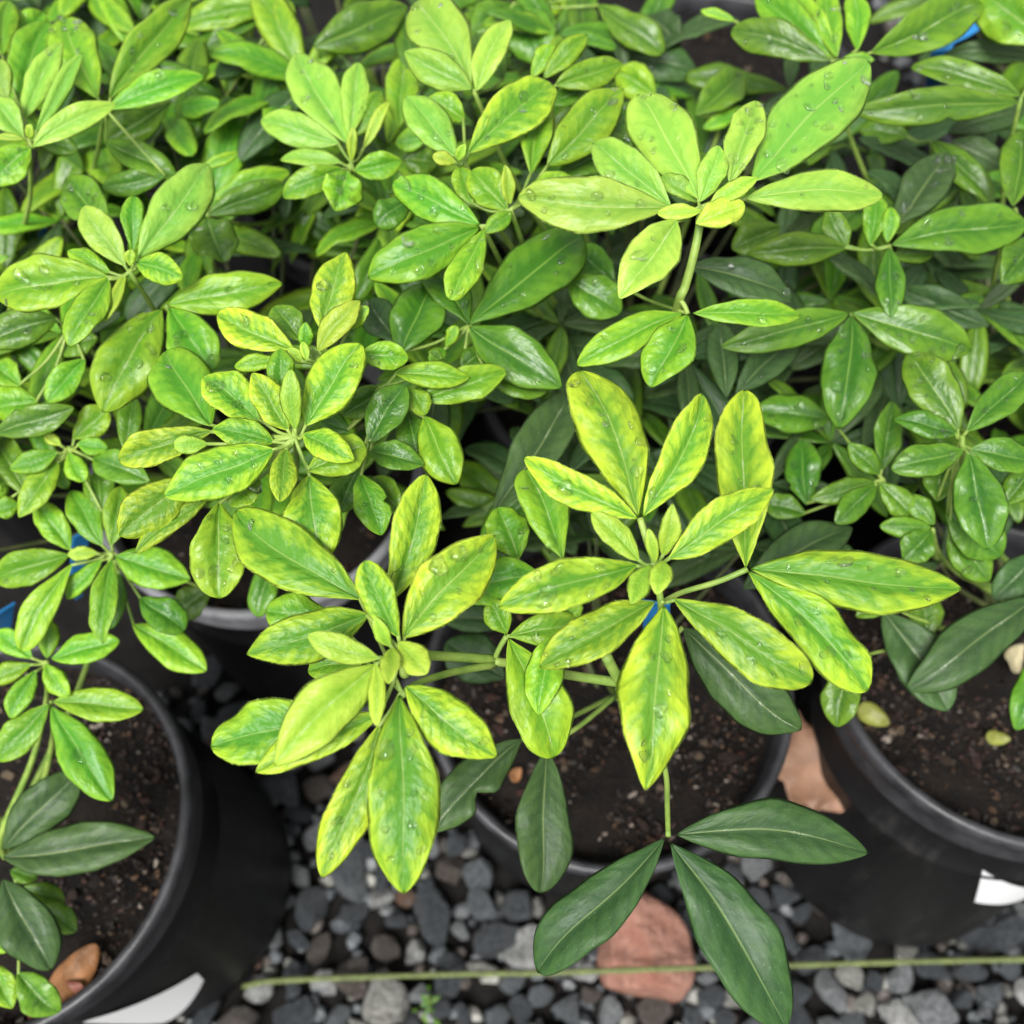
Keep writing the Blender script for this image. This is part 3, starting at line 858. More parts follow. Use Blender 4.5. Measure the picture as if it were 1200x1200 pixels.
def wall_sticker(root, corners):
    """a sticker on the pot's wall, its corners read off the photograph"""
    M = root.matrix_basis.copy()
    azz = []
    for x, y in corners:
        best = None
        for az in np.arange(-110, -20, 1.0):
            for z in np.arange(GZ + 0.01, H_ - 0.032, 0.004):
                p, _ = proj(M @ Vector(wall_pt(az, z)))
                d = (p[0] - x) ** 2 + (p[1] - y) ** 2
                if best is None or d < best[0]: best = (d, az, z)
        azz.append(best[1:])
    V, F, n, m = [], [], 12, 6
    for jj in range(m + 1):
        for ii in range(n + 1):
            u, v = ii / n, jj / m
            a, z = (sum(w * c[q] for w, c in zip(((1 - u) * (1 - v), u * (1 - v), u * v, (1 - u) * v), azz)) for q in (0, 1))
            V.append(wall_pt(a, z))
    F = [(jj * (n + 1) + ii, jj * (n + 1) + ii + 1, (jj + 1) * (n + 1) + ii + 1, (jj + 1) * (n + 1) + ii) for jj in range(m) for ii in range(n)]
    obj('sticker', mesh('sticker', V, F, True, M_STICK), None, root)
wall_sticker(pots['B'], [(93, 1198), (231, 1141), (238, 1150), (188, 1203)])
wall_sticker(pots['C'], [(1150, 1020), (1232, 1036), (1230, 1082), (1143, 1056)])

# gravel: the stones in view are stones of the ground, the rest is one mass
M_STONE = mats_tile('stone', [(0.100, 0.110, 0.116), (0.18, 0.188, 0.192), (0.055, 0.061, 0.067), (0.25, 0.247, 0.22), (0.085, 0.072, 0.062), (0.34, 0.34, 0.33), (0.14, 0.088, 0.062)], 0.42)
stone_me = []
for k in range(28):
    me = rock_mesh(40 + k, 3, 13, True)
    me.materials.append(M_STONE[[0, 1, 2, 0, 2, 3, 1, 4, 0, 2, 5, 1, 2, 6][k % 14]])
    stone_me.append(me)
g = np.random.default_rng(99)
placed = []
def pot_clear(x, y, pad=0.0):
    return all((x - a) ** 2 + (y - b) ** 2 > (r_bot + pad) ** 2 for a, b, _ in POTS.values())
special = [(at(755, 1118, GZ + 0.02), 0.040)]
tries = 0
while len(placed) < 300 and tries < 20000:
    tries += 1
    x, y = g.uniform(-0.27, 0.42), g.uniform(-0.10, 0.26)
    sz = 0.009 + 0.014 * g.beta(1.2, 1.8)
    (px, py), _ = proj((x, y, GZ))
    if not (-60 < px < 1270 and py < 1290): continue
    if not pot_clear(x, y, sz * 0.7): continue
    if x < -0.03 and y > 0.10 and g.uniform() < 0.75: continue  # fewer stones here, so the ground's painted shade shows between the pots
    if (x - special[0][0][0]) ** 2 + (y - special[0][0][1]) ** 2 < (0.030 + sz * 0.4) ** 2: continue
    if any((x - a) ** 2 + (y - b) ** 2 < (0.74 * (sz + s2)) ** 2 for a, b, s2 in placed): continue
    placed.append((x, y, sz))
    o = bpy.data.objects.new('stone', stone_me[int(g.integers(0, 28))])
    link(o, ground, (x, y, GZ + sz * g.uniform(0.35, 0.75)))
    o.scale = (sz * g.uniform(0.9, 1.45), sz * g.uniform(0.85, 1.1), sz * g.uniform(0.6, 0.95))
    o.rotation_euler = (g.uniform(-.6, .6), g.uniform(-.6, .6), g.uniform(0, 6.28))
def gravel_mass(name, count, x0, x1, y0, y1, s0, s1, zof, seed, mat_n):
    g = np.random.default_rng(seed)
    V, F, mi = [], [], []
    base = []
    for k in range(6):
        me = rock_mesh(500 + k, 1, 7)
        base.append((np.array([v.co for v in me.vertices]), [tuple(p.vertices) for p in me.polygons]))
    for k in range(count):
        x, y = g.uniform(x0, x1), g.uniform(y0, y1)
        if not pot_clear(x, y, 0.004): continue
        sz = g.uniform(s0, s1)
        v, f = base[int(g.integers(0, 6))]
        q = np.array(Quaternion(nrm(g.normal(size=3)), g.uniform(0, 6.28)).to_matrix())
        p = (v * sz * np.array((1.2, 1, 0.75))) @ q.T + np.array((x, y, zof + sz * g.uniform(-0.2, 0.3)))
        b0 = len(V)
        V += [tuple(t) for t in p]
        F += [tuple(b0 + i for i in t) for t in f]
        mi += [int(g.integers(0, mat_n))] * len(f)
    me = mesh(name, V, F)
    for m in M_STONE[:mat_n]: me.materials.append(m)
    me.polygons.foreach_set('material_index', mi)
    o = obj(name, me)
    return tag(o, 'small grey and brown gravel lying between the larger stones and round the pots', 'gravel', kind='stuff')
gravel_mass('gravel', 3400, -0.5, 0.7, -0.3, 0.24, 0.004, 0.010, GZ, 5, 5)  # stops short of the back rows, where shade-dark ground is left bare
gravel_mass('gravel', 2600, 0.42, 1.0, -0.3, 1.1, 0.005, 0.013, GZ, 6, 5)['label'] = 'grey gravel spread beyond the right-hand pots'

def pink_mat():
    N = NT('salmon_rock')
    co = N.n('ShaderNodeTexCoord').outputs['Object']
    n1 = N.noise(co, 1.6, 5, 0.65); n2 = N.noise(co, 7, 4, 0.7)
    c = N.mix(N.ss(n1, 0.3, 0.7), (0.29, 0.125, 0.085), (0.44, 0.23, 0.165))
    c = N.mix(N.ss(n2, 0.55, 0.7, 0, 0.6), c, (0.16, 0.085, 0.07))
    return N.done(N.pbsdf(c, 0.55, N.bump(N.math('ADD', n1, n2), 0.5, 0.06)))
me = rock_mesh(17, 4, 16, False, 0.62, 0.86); me.materials.append(pink_mat())
pk = obj('rock', me, None, None, tuple(special[0][0]))
pk.scale = (0.037, 0.045, 0.034); pk.rotation_euler = (0.2, -0.15, 0.5)
tag(pk, 'large salmon-pink rock lying among the grey gravel', 'rock')

# twine
M_TWINE = plain('green_twine', (0.13, 0.16, 0.05), 0.7, 0.3, 300, 0.5, 0.0005)
tw = [at(x, y, z) for x, y, z in ((285, 1156, GZ + .012), (330, 1149, -.024), (520, 1142, -.022), (640, 1140, .004), (755, 1136, .008), (860, 1133, .003), (930, 1131, -.021), (1110, 1126, -.022), (1300, 1123, -.022), (1700, 1120, -.022))]
sp = spline(tw, 8)
V, F = tube(sp, [0.0019 + 0.0002 * math.sin(i * 1.7) for i in range(len(sp))], 8)
tag(obj('twine', mesh('twine', V, F, True, M_TWINE)), 'green twine pulled straight across the gravel from the left pot', 'twine')

# dead leaves and scraps
def flat_blade(name, outline, thick, mat, loc, rotz, tilt, curl, label, cat):
    """a dead leaf: a triangulated outline with curl and thickness"""
    bm = bmesh.new()
    vs = [bm.verts.new((x, y, 0)) for x, y in outline]
    f = bm.faces.new(vs)
    bmesh.ops.triangulate(bm, faces=[f])
    bmesh.ops.subdivide_edges(bm, edges=bm.edges[:], cuts=2, use_grid_fill=True)
    xs = max(abs(v.co.x) for v in bm.verts)
    for v in bm.verts:
        v.co.z = curl * ((v.co.x / xs) ** 2 + 0.4 * math.sin(v.co.y / xs * 4)) * xs + 0.05 * xs * math.sin(9 * v.co.x / xs) * math.cos(7 * v.co.y / xs)
    r = bmesh.ops.extrude_face_region(bm, geom=bm.faces[:])
    for v in [e for e in r['geom'] if isinstance(e, bmesh.types.BMVert)]: v.co.z += thick
    bmesh.ops.recalc_face_normals(bm, faces=bm.faces[:])
    me = bpy.data.meshes.new(name); bm.to_mesh(me); bm.free()
    me.polygons.foreach_set('use_smooth', [True] * len(me.polygons))
    o = obj(name, me, mat, None, loc)
    o.rotation_euler = (tilt[0], tilt[1], rotz)
    return tag(o, label, cat)
M_TAN = plain('dry_leaf_tan', (0.25, 0.135, 0.08), 0.6, 0.2, 50, 0.5, 0.001)
lob = []
for k in range(44):
    a = 2 * math.pi * k / 44
    r = 0.027 * (1 + 0.10 * math.cos(5 * a) + 0.10 * math.cos(10 * a + .6) + 0.04 * math.sin(17 * a))
    lob.append((r * 0.82 * math.cos(a), r * 1.1 * math.sin(a)))
flat_blade('fallen_leaf', lob, 0.0006, M_TAN, tuple(at(946, 896, 0.12)), 0.4, (0.12, -0.1), 0.30, 'tan dry fallen leaf with ragged lobes on the gravel between two pots', 'fallen leaf')
M_ORANGE = plain('dead_leaf_orange', (0.30, 0.135, 0.05), 0.55, 0.35, 60, 0.5, 0.001)
M_RED = plain('dead_leaf_red', (0.23, 0.075, 0.045), 0.55, 0.3, 60, 0.5, 0.001)
M_YG = plain('shed_leaf_yellow', (0.20, 0.215, 0.035), 0.5, 0.25, 80, 0.3, 0.001)
M_CREAM = plain('shed_leaf_cream', (0.48, 0.42, 0.25), 0.5, 0.25, 80, 0.3, 0.001)
def oval(L, W, nn=26):
    return [(L * math.cos(2 * math.pi * k / nn), W * math.sin(2 * math.pi * k / nn) * (1 - 0.25 * math.cos(2 * math.pi * k / nn))) for k in range(nn)]
SZ = POT_H - 0.013
flat_blade('fallen_leaf', oval(0.016, 0.0085), 0.0005, M_ORANGE, tuple(at(89, 1140, SZ)), 1.0, (0.2, 0.1), 0.25, 'orange dead leaf lying on the soil against the rim of the left pot', 'fallen leaf')
flat_blade('fallen_leaf', oval(0.014, 0.008), 0.0005, M_RED, tuple(at(66, 1172, SZ)), 0.5, (0.1, 0.2), 0.25, 'reddish brown dead leaf below the orange one at the left pot rim', 'fallen leaf')
flat_blade('fallen_leaf', oval(0.0095, 0.0058), 0.0005, M_YG, tuple(at(1022, 838, SZ + .002)), -0.55, (0.3, 0.1), 0.3, 'small yellow-green shed leaf on the soil at the left edge of the right pot', 'fallen leaf')
flat_blade('fallen_leaf', oval(0.007, 0.004), 0.0005, M_YG, tuple(at(1168, 865, SZ)), -0.1, (0.1, 0.1), 0.2, 'tiny yellow shed leaf in the middle of the right pot soil', 'fallen leaf')
flat_blade('fallen_leaf', oval(0.010, 0.0066), 0.0006, M_CREAM, tuple(at(1188, 772, SZ + .006)), 0.9, (0.3, 0.2), 0.3, 'cream and amber shed leaf on the right pot soil near the photo edge', 'fallen leaf')
flat_blade('fallen_leaf', oval(0.0045, 0.0035), 0.0006, M_ORANGE, tuple(at(604, 908, SZ + .001)), 0.9, (0.3, 0.2), 0.3, 'tiny orange scrap on the soil between the two hanging dark leaves', 'fallen leaf')

# blue plant tags stuck in the pots
M_BLUE = plain('blue_plastic', (0.03, 0.26, 0.62), 0.35, 0.12, 30, 0.1, 0.0005)
def plant_tag(path, width, label, side=None):
    pts = [np.asarray(p, float) for p in path]
    sp = spline(pts, 6)
    V, F = [], []
    for i, p in enumerate(sp):
        t = nrm(sp[min(i + 1, len(sp) - 1)] - sp[max(i - 1, 0)])
        s = nrm(np.cross(t, side if side is not None else np.array((0, 0.5, 0.86))))
        nn = np.cross(s, t)
        w = width * 0.5 * (0.45 if i < 2 else 1.0)
        for a, b in ((-1, -1), (1, -1), (1, 1), (-1, 1)):
            V.append(p + s * w * a + nn * 0.0005 * b)
    for i in range(len(sp) - 1):
        for k in range(4):
            F.append((i * 4 + k, i * 4 + (k + 1) % 4, (i + 1) * 4 + (k + 1) % 4, (i + 1) * 4 + k))
    F += [(3, 2, 1, 0), tuple((len(sp) - 1) * 4 + k for k in range(4))]
    tag(obj('plant_tag', mesh('plant_tag', V, F, False, M_BLUE)), label, 'plant tag', 'blue plastic tags in the pots')
plant_tag([at(0, 760, .19), at(4, 728, .23), at(8, 712, .245)], 0.010, 'blue tag at the photo edge below the blurred left whorl')
plant_tag([at(92, 700, .19), at(93, 650, .23), at(95, 625, .25)], 0.010, 'blue tag glimpsed behind the blurred left whorl of leaves')
plant_tag([at(768, 780, .19), at(769, 735, .32), at(769, 706, .355)], 0.012, 'small blue tag glimpsed behind the node of the large mottled whorl')
plant_tag([at(20, 330, .19), at(30, 280, .27), at(28, 262, .285), at(36, 250, .285)], 0.024, 'blue tag in the dark gap above the left lime whorl')
plant_tag([at(1096, 120, .20), at(1104, 72, .285), at(1118, 48, .305), at(1148, 24, .315)], 0.017, 'curved blue tag showing between the wet leaves at upper right')
plant_tag([at(1176, 150, .20), at(1182, 108, .25), at(1168, 98, .262)], 0.014, 'blue tag beneath the arching wet leaf at upper right')

# ---------------------------------------------------------------- leaves
PROF = {'': (0.95, 0.74), 'o': (1.0, 0.60), 'e': (0.92, 0.88)}
class Leaf:
    """one leaflet as a surface P(t, s): t runs base to tip, s edge to edge"""
    def __init__(self, B, T, W, up, shape='', fold=14, roll=0, arch=4, bend=0, wavy=0.05, seed=0, pucker=1.0):
        self.B, self.T = np.asarray(B, float), np.asarray(T, float)
        self.L = np.linalg.norm(self.T - self.B)
        self.e1 = (self.T - self.B) / self.L
        e2 = nrm(np.cross(up, self.e1)); n = np.cross(self.e1, e2)
        c, s = math.cos(R(roll)), math.sin(R(roll))
        self.e2, self.n = e2 * c + n * s, n * c - e2 * s
        self.W, self.fold, self.arch, self.bend, self.wavy = W, R(fold), arch / 100, bend / 100, wavy
        self.a, self.b = PROF[shape]
        tm = self.a / (self.a + self.b)
        self.pk = tm ** self.a * (1 - tm) ** self.b
        g = np.random.default_rng(seed)
        self.ph = g.uniform(0, 6.283, 12); self.fr = g.uniform(0.8, 1.25, 12)
        self.pucker = pucker
        self.nick, self.nt, self.twist, self.rec = 0.0, 0.56, g.uniform(-0.5, 0.5), g.uniform(0, 0.55)
        if W < 0.0149 and g.uniform() < 0.12: self.nick, self.nt = g.uniform(0.12, 0.35), g.uniform(0.3, 0.85)
    def prof(self, t):
        t = np.clip(t, 0, 1)
        return np.maximum(t ** self.a * (1 - t) ** self.b / self.pk, np.where(t > 0.5, 0.012, 0.022))
    def uvw(self, t, s):
        """along, across, up (metres) before the frame is applied"""
        W, L, ph, fr = self.W, self.L, self.ph, self.fr
        p = self.prof(t)
        edge = 1 + 0.035 * np.sin(11 * fr[0] * t + ph[0]) * np.sign(s) + 0.02 * np.sin(23 * t * fr[1] + ph[1] + 1.3 * np.sign(s))
        hw = 0.5 * W * p * edge * (1 - self.nick * np.exp(-((t - self.nt) / (0.07 if self.nick > 0.5 else 0.03)) ** 2) * (s > 0))
        a = np.abs(s)
        y = s * hw * np.cos(self.fold)
        z = a * hw * np.sin(self.fold) * (1 - 0.35 * a)                     # a V that opens out to the edge
        z = z - 0.10 * W * p * (a ** 3) * (1 + 0.5 * np.sin(ph[2]))         # margin rolls down
        z = z + L * self.arch * (4 * t * (1 - t)) - L * self.arch * 0.6 * np.clip(t - 0.75, 0, 1) ** 2 * 6
        z = z + self.wavy * W * p * a ** 1.7 * (np.sin(9.5 * fr[3] * t + ph[3] + 0.9 * np.sign(s)) + 0.5 * np.sin(19 * fr[4] * t + ph[4] - 0.7 * np.sign(s)))
        y = y + L * self.bend * (4 * t * (1 - t)) + 0.012 * L * np.sin(5 * t + ph[5]) * t * (1 - t) * 4
        # blistered between the side veins, sunk along the midrib
        q = self.pucker
        vph = (t - 0.17 * a) * 8.5 + 0.2 * np.sign(s)
        z = z + q * W * 0.026 * np.sin(np.pi * np.mod(vph, 1)) * np.sin(np.pi * np.clip(a, 0, 1)) * (0.6 + 0.6 * np.sin(7 * t + 3 * s + ph[6])) * np.sqrt(p)
        z = z + q * W * 0.020 * np.sin(13 * t * fr[7] + 5 * s + ph[7]) * np.sin(6 * s * fr[8] + ph[8]) * p
        z = z - q * W * 0.030 * np.exp(-(a / 0.07) ** 2) * (1 - t)
        z = z - L * self.rec * np.clip(t - 0.62, 0, 1) ** 2
        ta = self.twist * (t - 0.35)
        return L * t, y * np.cos(ta) - z * np.sin(ta), z * np.cos(ta) + y * np.sin(ta)
    def P(self, t, s):
        x, y, z = self.uvw(t, s)
        return self.B + np.multiply.outer(x, self.e1) + np.multiply.outer(y, self.e2) + np.multiply.outer(z, self.n)
    def normal(self, t, s):
        d = 0.01
        a = self.P(t + d, s) - self.P(t - d, s); b = self.P(t, s + d) - self.P(t, s - d)
        v = nrm(np.cross(a, b))
        return v if v @ self.n > 0 else -v
    def mesh(self, nu, nv, thick, mat):
        t = (np.linspace(0, 1, nu + 1)); t = 0.5 * t + 0.5 * (0.5 - 0.5 * np.cos(np.pi * t))
        s = np.linspace(-1, 1, nv + 1); s = np.sign(s) * np.abs(s) ** 0.9
        Tg, Sg = np.meshgrid(t, s, indexing='ij')
        P = self.P(Tg, Sg) - self.B
        V = [tuple(v) for v in P.reshape(-1, 3)]
        uv = list(zip(Tg.reshape(-1), (Sg.reshape(-1) * 0.5 + 0.5)))
        idx = np.arange((nu + 1) * (nv + 1)).reshape(nu + 1, nv + 1)
        F = [(idx[i, j], idx[i + 1, j], idx[i + 1, j + 1], idx[i, j + 1]) for i in range(nu) for j in range(nv)]
        if thick > 0:
            low = idx.copy()
            for i in range(1, nu):
                for j in range(1, nv):
                    low[i, j] = len(V)
                    V.append(tuple(P[i, j] - self.n * thick)); uv.append((Tg[i, j], Sg[i, j] * 0.5 + 0.5))
            F += [(low[i, j], low[i, j + 1], low[i + 1, j + 1], low[i + 1, j]) for i in range(nu) for j in range(nv)]
        me = bpy.data.meshes.new('leaf')
        me.from_pydata(V, [], [tuple(int(k) for k in f) for f in F])
        me.polygons.foreach_set('use_smooth', [True] * len(me.polygons))
        lay = me.uv_layers.new(name='UVMap')
        li = np.empty(len(me.loops), dtype=np.int32); me.loops.foreach_get('vertex_index', li)
        lay.data.foreach_set('uv', np.asarray(uv, dtype=np.float32)[li].reshape(-1))
        me.materials.append(mat)
        me.update()
        return me
def hair_fringe(leaf, lf, base, g):
    """fine pale hairs along the margin of a young leaf"""
    V, F = [], []
    n = int(lf.L / 0.0006)
    for sd in (-1.0, 1.0):
        for t in g.uniform(0.04, 1.0, n):
            p = lf.P(np.float64(t), np.float64(sd * 0.995)) - base
            q = lf.P(np.float64(t), np.float64(sd * 0.93)) - base
            out = nrm(nrm(p - q) + lf.e1 * g.uniform(0.0, 0.7) + lf.n * g.uniform(-0.5, 0.5))
            ln, wd = g.uniform(0.00015, 0.00036), 0.00005
            k = len(V)
            V += [tuple(p - lf.e1 * wd), tuple(p + lf.e1 * wd), tuple(p + out * ln)]
            F.append((k, k + 1, k + 2))
    o = obj('leaf_hairs', mesh('leaf_hairs', V, F, False, M_HAIR), None, leaf)
    tag(o, kind='stuff')
M_HAIR = plain('leaf_hair', (0.42, 0.55, 0.16), 0.6, 0.1, 40, 0.0, 0.0005)
# water drops: low domes with uneven outlines
drop_me = []
for k in range(7):
    bm = bmesh.new()
    bmesh.ops.create_icosphere(bm, subdivisions=3, radius=1.0)
    g = np.random.default_rng(70 + k)
    ph = g.uniform(0, 6.28, 4)
    for v in bm.verts:
        a = math.atan2(v.co.y, v.co.x)
        f = 1 + (0.05 if k < 3 else 0.20) * math.sin(2 * a + ph[0]) + (0.03 if k < 3 else 0.16) * math.sin(3 * a + ph[1])
        v.co.x *= f; v.co.y *= f
        v.co.z = v.co.z * (0.66 if v.co.z > 0 else 0.06)
    me = bpy.data.meshes.new('water_drop'); bm.to_mesh(me); bm.free()
    me.polygons.foreach_set('use_smooth', [True] * len(me.polygons))
    me.materials.append(M_WATER)
    drop_me.append(me)
def add_drops(leaf, lf, base, count, g):
    got = []
    for _ in range(count * 12):
        if len(got) >= count: break
        t, s = g.uniform(0.14, 0.93), g.uniform(-0.72, 0.72)
        if abs(s) < 0.12: continue
        r = (0.0009 + 0.0032 * g.beta(0.9, 2.6)) * min(1.0, lf.W / 0.016)
        p = lf.P(np.float64(t), np.float64(s))
        if any(np.linalg.norm(p - q) < 1.15 * (r + r2) for q, r2 in got): continue
        got.append((p, r))
        nn = lf.normal(np.float64(t), np.float64(s))
        o = bpy.data.objects.new('water_drop', drop_me[int(g.integers(0, 7))])
        link(o, leaf, tuple(p - base + nn * r * 0.02))
        x = nrm(lf.e1 - nn * (lf.e1 @ nn)); y = np.cross(nn, x)
        rot = Matrix((x, y, nn)).transposed().to_quaternion() @ Quaternion((0, 0, 1), g.uniform(0, 6.28))
        o.rotation_mode = 'QUATERNION'; o.rotation_quaternion = rot
        k = g.uniform(0.8, 1.45)
        o.scale = (r * k, r / math.sqrt(k), r * g.uniform(0.6, 1.0))

PLANTS = {
 'A': ('shrub with bright yellow-green mottled whorls and dark old leaves hanging over the gravel', 'A'),
 'B': ('out-of-focus lime shrub in the lower left pot with broad dark leaves at its foot', 'B'),
 'C': ('mid-green shrub in the right pot with a round whorl above two broad dark leaves', 'C'),
 'D': ('dense yellow-lime shrub of crowded rosettes left of the middle', 'D'),
 'E': ('tall pale lime shrub carrying one very large leaf dotted with water beads', 'E'),
 'F': ('wet glossy green shrub standing behind the right pot', 'F'),
 'G': ('lime shrub at the top edge behind the small upright whorl', 'G'),
 'H': ('lime shrub at the upper left with upright folded leaves on a long stalk', 'H'),
 'J': ('dark green shrub at the top right corner behind the blue tag', 'J'),
}
plants, pbase = {}, {}
for key, (lab, pk_) in PLANTS.items():
    px, py, _ = POTS[pk_]
    b = np.array((px, py, POT_H - 0.021))
    if key == 'C': b = b + np.array((0.012, 0.045, 0))
    pbase[key] = b
    plants[key] = tag(empty('leafy_shrub', tuple(b)), lab, 'shrub', 'potted evergreen shrubs')
def add_stem(key, pts, radii, mat=M_STEM, n=10, extra=()):
    V, F = tube(pts, radii, n)
    for p2, r2 in extra:
        v2, f2 = tube(p2, r2, 7)
        o = len(V); V += v2; F += [tuple(i + o for i in f) for f in f2]
    b = pbase[key]
    V = [tuple(np.asarray(v) - b) for v in V]
    return obj('stem', mesh('stem', V, F, True, mat), None, plants[key])
seed = 0
whorl = None
petioles = []
def close_whorl():
    global petioles
    if whorl is None: return
    key, z, nx, ny, mode = whorl
    node = at(nx, ny, z)
    if mode == 'a':
        b = pbase[key] + np.array((rng.uniform(-.012, .012), rng.uniform(-.012, .012), -0.004))
        h = b - node; drop = np.array((0, 0, 1)) * h[2]; flat = h - drop
        ctrl = [node, node + flat * 0.16 + drop * 0.22, node + flat * 0.45 + drop * 0.5, node + flat * 0.88 + drop * 0.80, b]
        sp = spline(ctrl, 6)
        rr = np.linspace(0.0010, 0.0021, len(sp))
        add_stem(key, sp, rr, M_STEM, 8, petioles)
    elif petioles:
        p0, r0 = petioles[0]
        add_stem(key, p0, r0, M_STEM, 7, petioles[1:])
    petioles = []
lens = []
zero = np.zeros(3)
for line in TABLE.strip().splitlines():
    f = line.split()
    if f[0][0] == '@':
        close_whorl()
        whorl = (f[0][1:], float(f[1]), float(f[2]), float(f[3]), f[4])
        continue
    key, z, nx, ny, mode = whorl
    bx, by, tx, ty, w, bz, tz = (float(v) for v in f[:7])
    kind, opts = f[7], f[8:]
    seed += 1
    g = np.random.default_rng(seed * 13 + 5)
    ov = {o[0]: o[1:] for o in opts}
    tz += g.uniform(-0.15, 0.15)
    B, T = at(bx, by, z + bz / 100), at(tx, ty, z + tz / 100)
    mid = (B + T) / 2
    view = nrm(np.array((0, 0, CAM_H)) - mid)
    up = nrm(0.62 * view + 0.38 * np.array((0, 0, 1)))
    shape = 'o' if 'o' in ov else 'e' if 'e' in ov else ('' if g.uniform() < .6 else g.choice(['o', 'e', 'e']))
    fold = float(ov['f']) if 'f' in ov else g.uniform(15, 32)
    roll = float(ov['r']) if 'r' in ov else g.uniform(-11, 11)
    arch = float(ov['a']) if 'a' in ov else g.uniform(2, 7)
    bend = float(ov['b']) if 'b' in ov else g.uniform(-2.5, 2.5)
    lf = Leaf(B, T, 0.0145 if kind in 'GL' and w < 52 else 0.03, up, shape, fold, roll, arch, bend, 0.11 if 'w' in ov else 0.05, seed, 1.25 if kind in 'YL' else 0.8)
    # real width from the width seen: the blade is turned away from the view by its roll
    _, dep = proj(mid)
    side = lf.e2 * math.cos(lf.fold)
    vis = np.linalg.norm(side - view * (side @ view))
    lf.W = w * dep / FPX / max(0.6, vis) * (0.96 if w < 45 else 0.92)
    if 'n' in ov: lf.nick, lf.nt = 0.62, 0.56
    lens.append((lf.L, lf.W, key, bx, by, tx, ty))
    base = B
    big = w > 30
    me = lf.mesh(26 if big else 16, 14 if big else 8, 0.00035 if kind != 'K' else 0.0003, LM[kind])
    o = obj('leaf', me, None, plants[key], tuple(B - pbase[key]))
    if 'd' in ov and ov['d'] not in ('', '0'):
        nd = int(ov['d'])
        add_drops(o, lf, B, nd + (2 if nd > 2 else 0), g)
    if kind in 'YPK' and w > 24 and z > 0.425 and key in 'AE': hair_fringe(o, lf, B, g)
    node = at(nx, ny, z)
    gap = np.linalg.norm((np.array((bx, by)) - (nx, ny)))
    if 7 < gap < 125 and kind != 'D' and 'x' not in ov:
        m2 = (node + B) / 2 - np.array((0, 0, 0.0025))
        petioles.append((spline([node, m2, B + lf.e1 * 0.001], 3), [0.0007] * 7))
close_whorl()
for line in STEMS.strip().splitlines():
    f = line.split()
    key = f[0]; r0, r1 = float(f[1]) / 1000, float(f[2]) / 1000
    rest = f[3:]
    tail = []
    if rest[-1] == 'BASE': rest = rest[:-1]; tail = [pbase[key] + np.array((0, 0, -.004))]
    pts = [at(float(rest[i]), float(rest[i + 1]), float(rest[i + 2])) for i in range(0, len(rest), 3)] + tail
    sp = spline(pts, 6) if len(pts) > 2 else pts
    add_stem(key, sp, np.linspace(r0, r1, len(sp)))

# lower foliage inside the bushes: whorls on their own stems, leaf meshes shared; dark leaf colour paints in the shade of the gaps
fill_me = {}
for kind in 'LGD':
    fill_me[kind] = []
    for k in range(7):
        lf = Leaf(zero, np.array((1.0, 0, 0)), [0.30, 0.34, 0.26, 0.37, 0.31, 0.28, 0.34][k], np.array((0, 0, 1.0)), ['', 'o', 'e'][k % 3], 10 + 2 * k, 0, [4, 7, 3, 9, 6, 2, 8][k], (k - 3) * 0.9, 0.06, 900 + k, 1.0)
        fill_me[kind].append(lf.mesh(12, 8, 0.006, LM[kind]))
GAPS = [(862, 72, 32), (125, 645, 62), (55, 660, 50), (1128, 40, 26), (1106, 78, 22), (300, 720, 50), (1085, 175, 30), (350, 330, 22), (20, 600, 20), (240, 850, 80)]
def limit(x):
    """lowest picture row that the inner foliage reaches"""
    if x < 150: return 720
    if x < 230: return 680
    if x < 330: return 665
    if x < 480: return 690
    if x < 700: return 660
    if x < 900: return 690
    return 690
cnt = 0
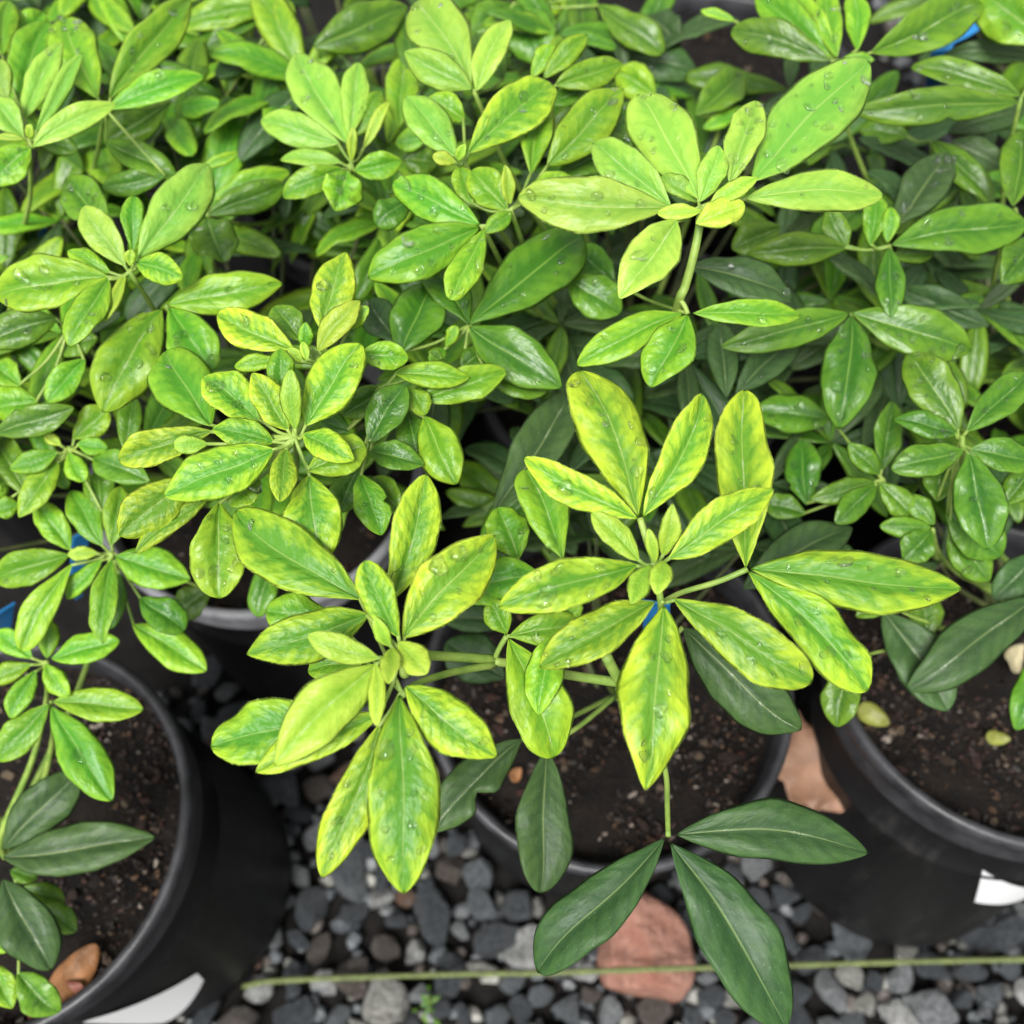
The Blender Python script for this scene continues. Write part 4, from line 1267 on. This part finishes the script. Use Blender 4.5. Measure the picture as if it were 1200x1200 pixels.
def fill_bush(key, n_stem, rad, z0, z1, kinds, seed):
    global cnt
    g = np.random.default_rng(seed)
    b = pbase[key]
    for s_ in range(n_stem):
        for attempt in range(12):
            a, r = g.uniform(0, 6.283), rad * math.sqrt(g.uniform(0.05, 1))
            z = g.uniform(z0, z1)
            node = np.array((b[0] + r * math.cos(a), b[1] + r * math.sin(a), z))
            (px, py), _ = proj(node)
            if py > limit(px): continue
            if any((px - x) ** 2 + (py - y) ** 2 < (q + 25) ** 2 for x, y, q in GAPS): continue
            break
        else:
            continue
        sp = spline([node, node * 0.6 + b * 0.4 + np.array((0, 0, -0.01)), b + np.array((g.uniform(-.01, .01), g.uniform(-.01, .01), -.004))], 5)
        add_stem(key, sp, np.linspace(0.0009, 0.0019, len(sp)), M_WOOD, 6)
        a0 = g.uniform(0, 6.28)
        nl = int(g.integers(5, 8))
        for k in range(nl):
            az = a0 + k * 2.4 + g.uniform(-.3, .3)
            el = R(g.uniform(-25, 28))
            d = np.array((math.cos(az) * math.cos(el), math.sin(az) * math.cos(el), math.sin(el)))
            L = g.uniform(0.034, 0.064)
            tip = node + d * L
            (qx, qy), _ = proj(tip)
            if qy > limit(qx) + 15 or any((qx - x) ** 2 + (qy - y) ** 2 < q ** 2 for x, y, q in GAPS): continue
            e2 = nrm(np.cross((0, 0, 1.0), d)); nn = np.cross(d, e2)
            rl = R(g.uniform(-25, 25)); c, s = math.cos(rl), math.sin(rl)
            e2, nn = e2 * c + nn * s, nn * c - e2 * s
            kd = kinds[int(g.integers(0, len(kinds)))]
            if kd == 'D' and qx < 330 and qy > 430: kd = 'G'
            o = bpy.data.objects.new('leaf', fill_me[kd][int(g.integers(0, 7))])
            link(o, plants[key], tuple(node - b))
            o.rotation_mode = 'QUATERNION'
            o.rotation_quaternion = Matrix((d, e2, nn)).transposed().to_quaternion()
            o.scale = (L, L, L)
            cnt += 1
fill_bush('A', 4, 0.11, 0.25, 0.30, 'D', 1)
fill_bush('B', 10, 0.10, 0.24, 0.29, 'LLG', 2)
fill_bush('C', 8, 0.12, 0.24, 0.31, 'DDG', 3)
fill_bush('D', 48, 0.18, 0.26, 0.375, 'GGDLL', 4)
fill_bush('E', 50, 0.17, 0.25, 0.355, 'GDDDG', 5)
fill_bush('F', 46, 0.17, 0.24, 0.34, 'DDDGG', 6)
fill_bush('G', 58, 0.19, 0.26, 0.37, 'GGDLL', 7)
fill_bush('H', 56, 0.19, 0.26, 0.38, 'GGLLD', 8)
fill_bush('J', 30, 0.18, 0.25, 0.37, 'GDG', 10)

# a weed sprouting from the gravel below the twine
wr = tag(empty('weed_sprout', tuple(at(505, 1190, GZ + 0.016))), 'tiny yellow-green weed sprouting from the gravel below the twine', 'weed')
wb = np.array(wr.location)
g = np.random.default_rng(55)
for k in range(11):
    az, L = g.uniform(0, 6.28), g.uniform(0.004, 0.008)
    o = bpy.data.objects.new('leaf', fill_me['G'][k % 7])
    link(o, wr, (g.uniform(-.008, .008), g.uniform(-.004, .02), g.uniform(.004, .03)))
    o.rotation_euler = (g.uniform(-.4, .4), g.uniform(-.6, .2), az); o.scale = (L, L * 1.5, L)
V, F = tube([(0, 0, -.012), (0.001, .004, .01), (-.001, .012, .032)], [.0008, .0007, .0004], 6)
obj('stem', mesh('stem', V, F, True, M_STEM), None, wr)
print('leaves', seed, 'fill', cnt)
bad = [l for l in lens if l[0] > 0.085]
print('long', [(round(l[0], 3), round(l[1], 3), l[2:]) for l in bad])
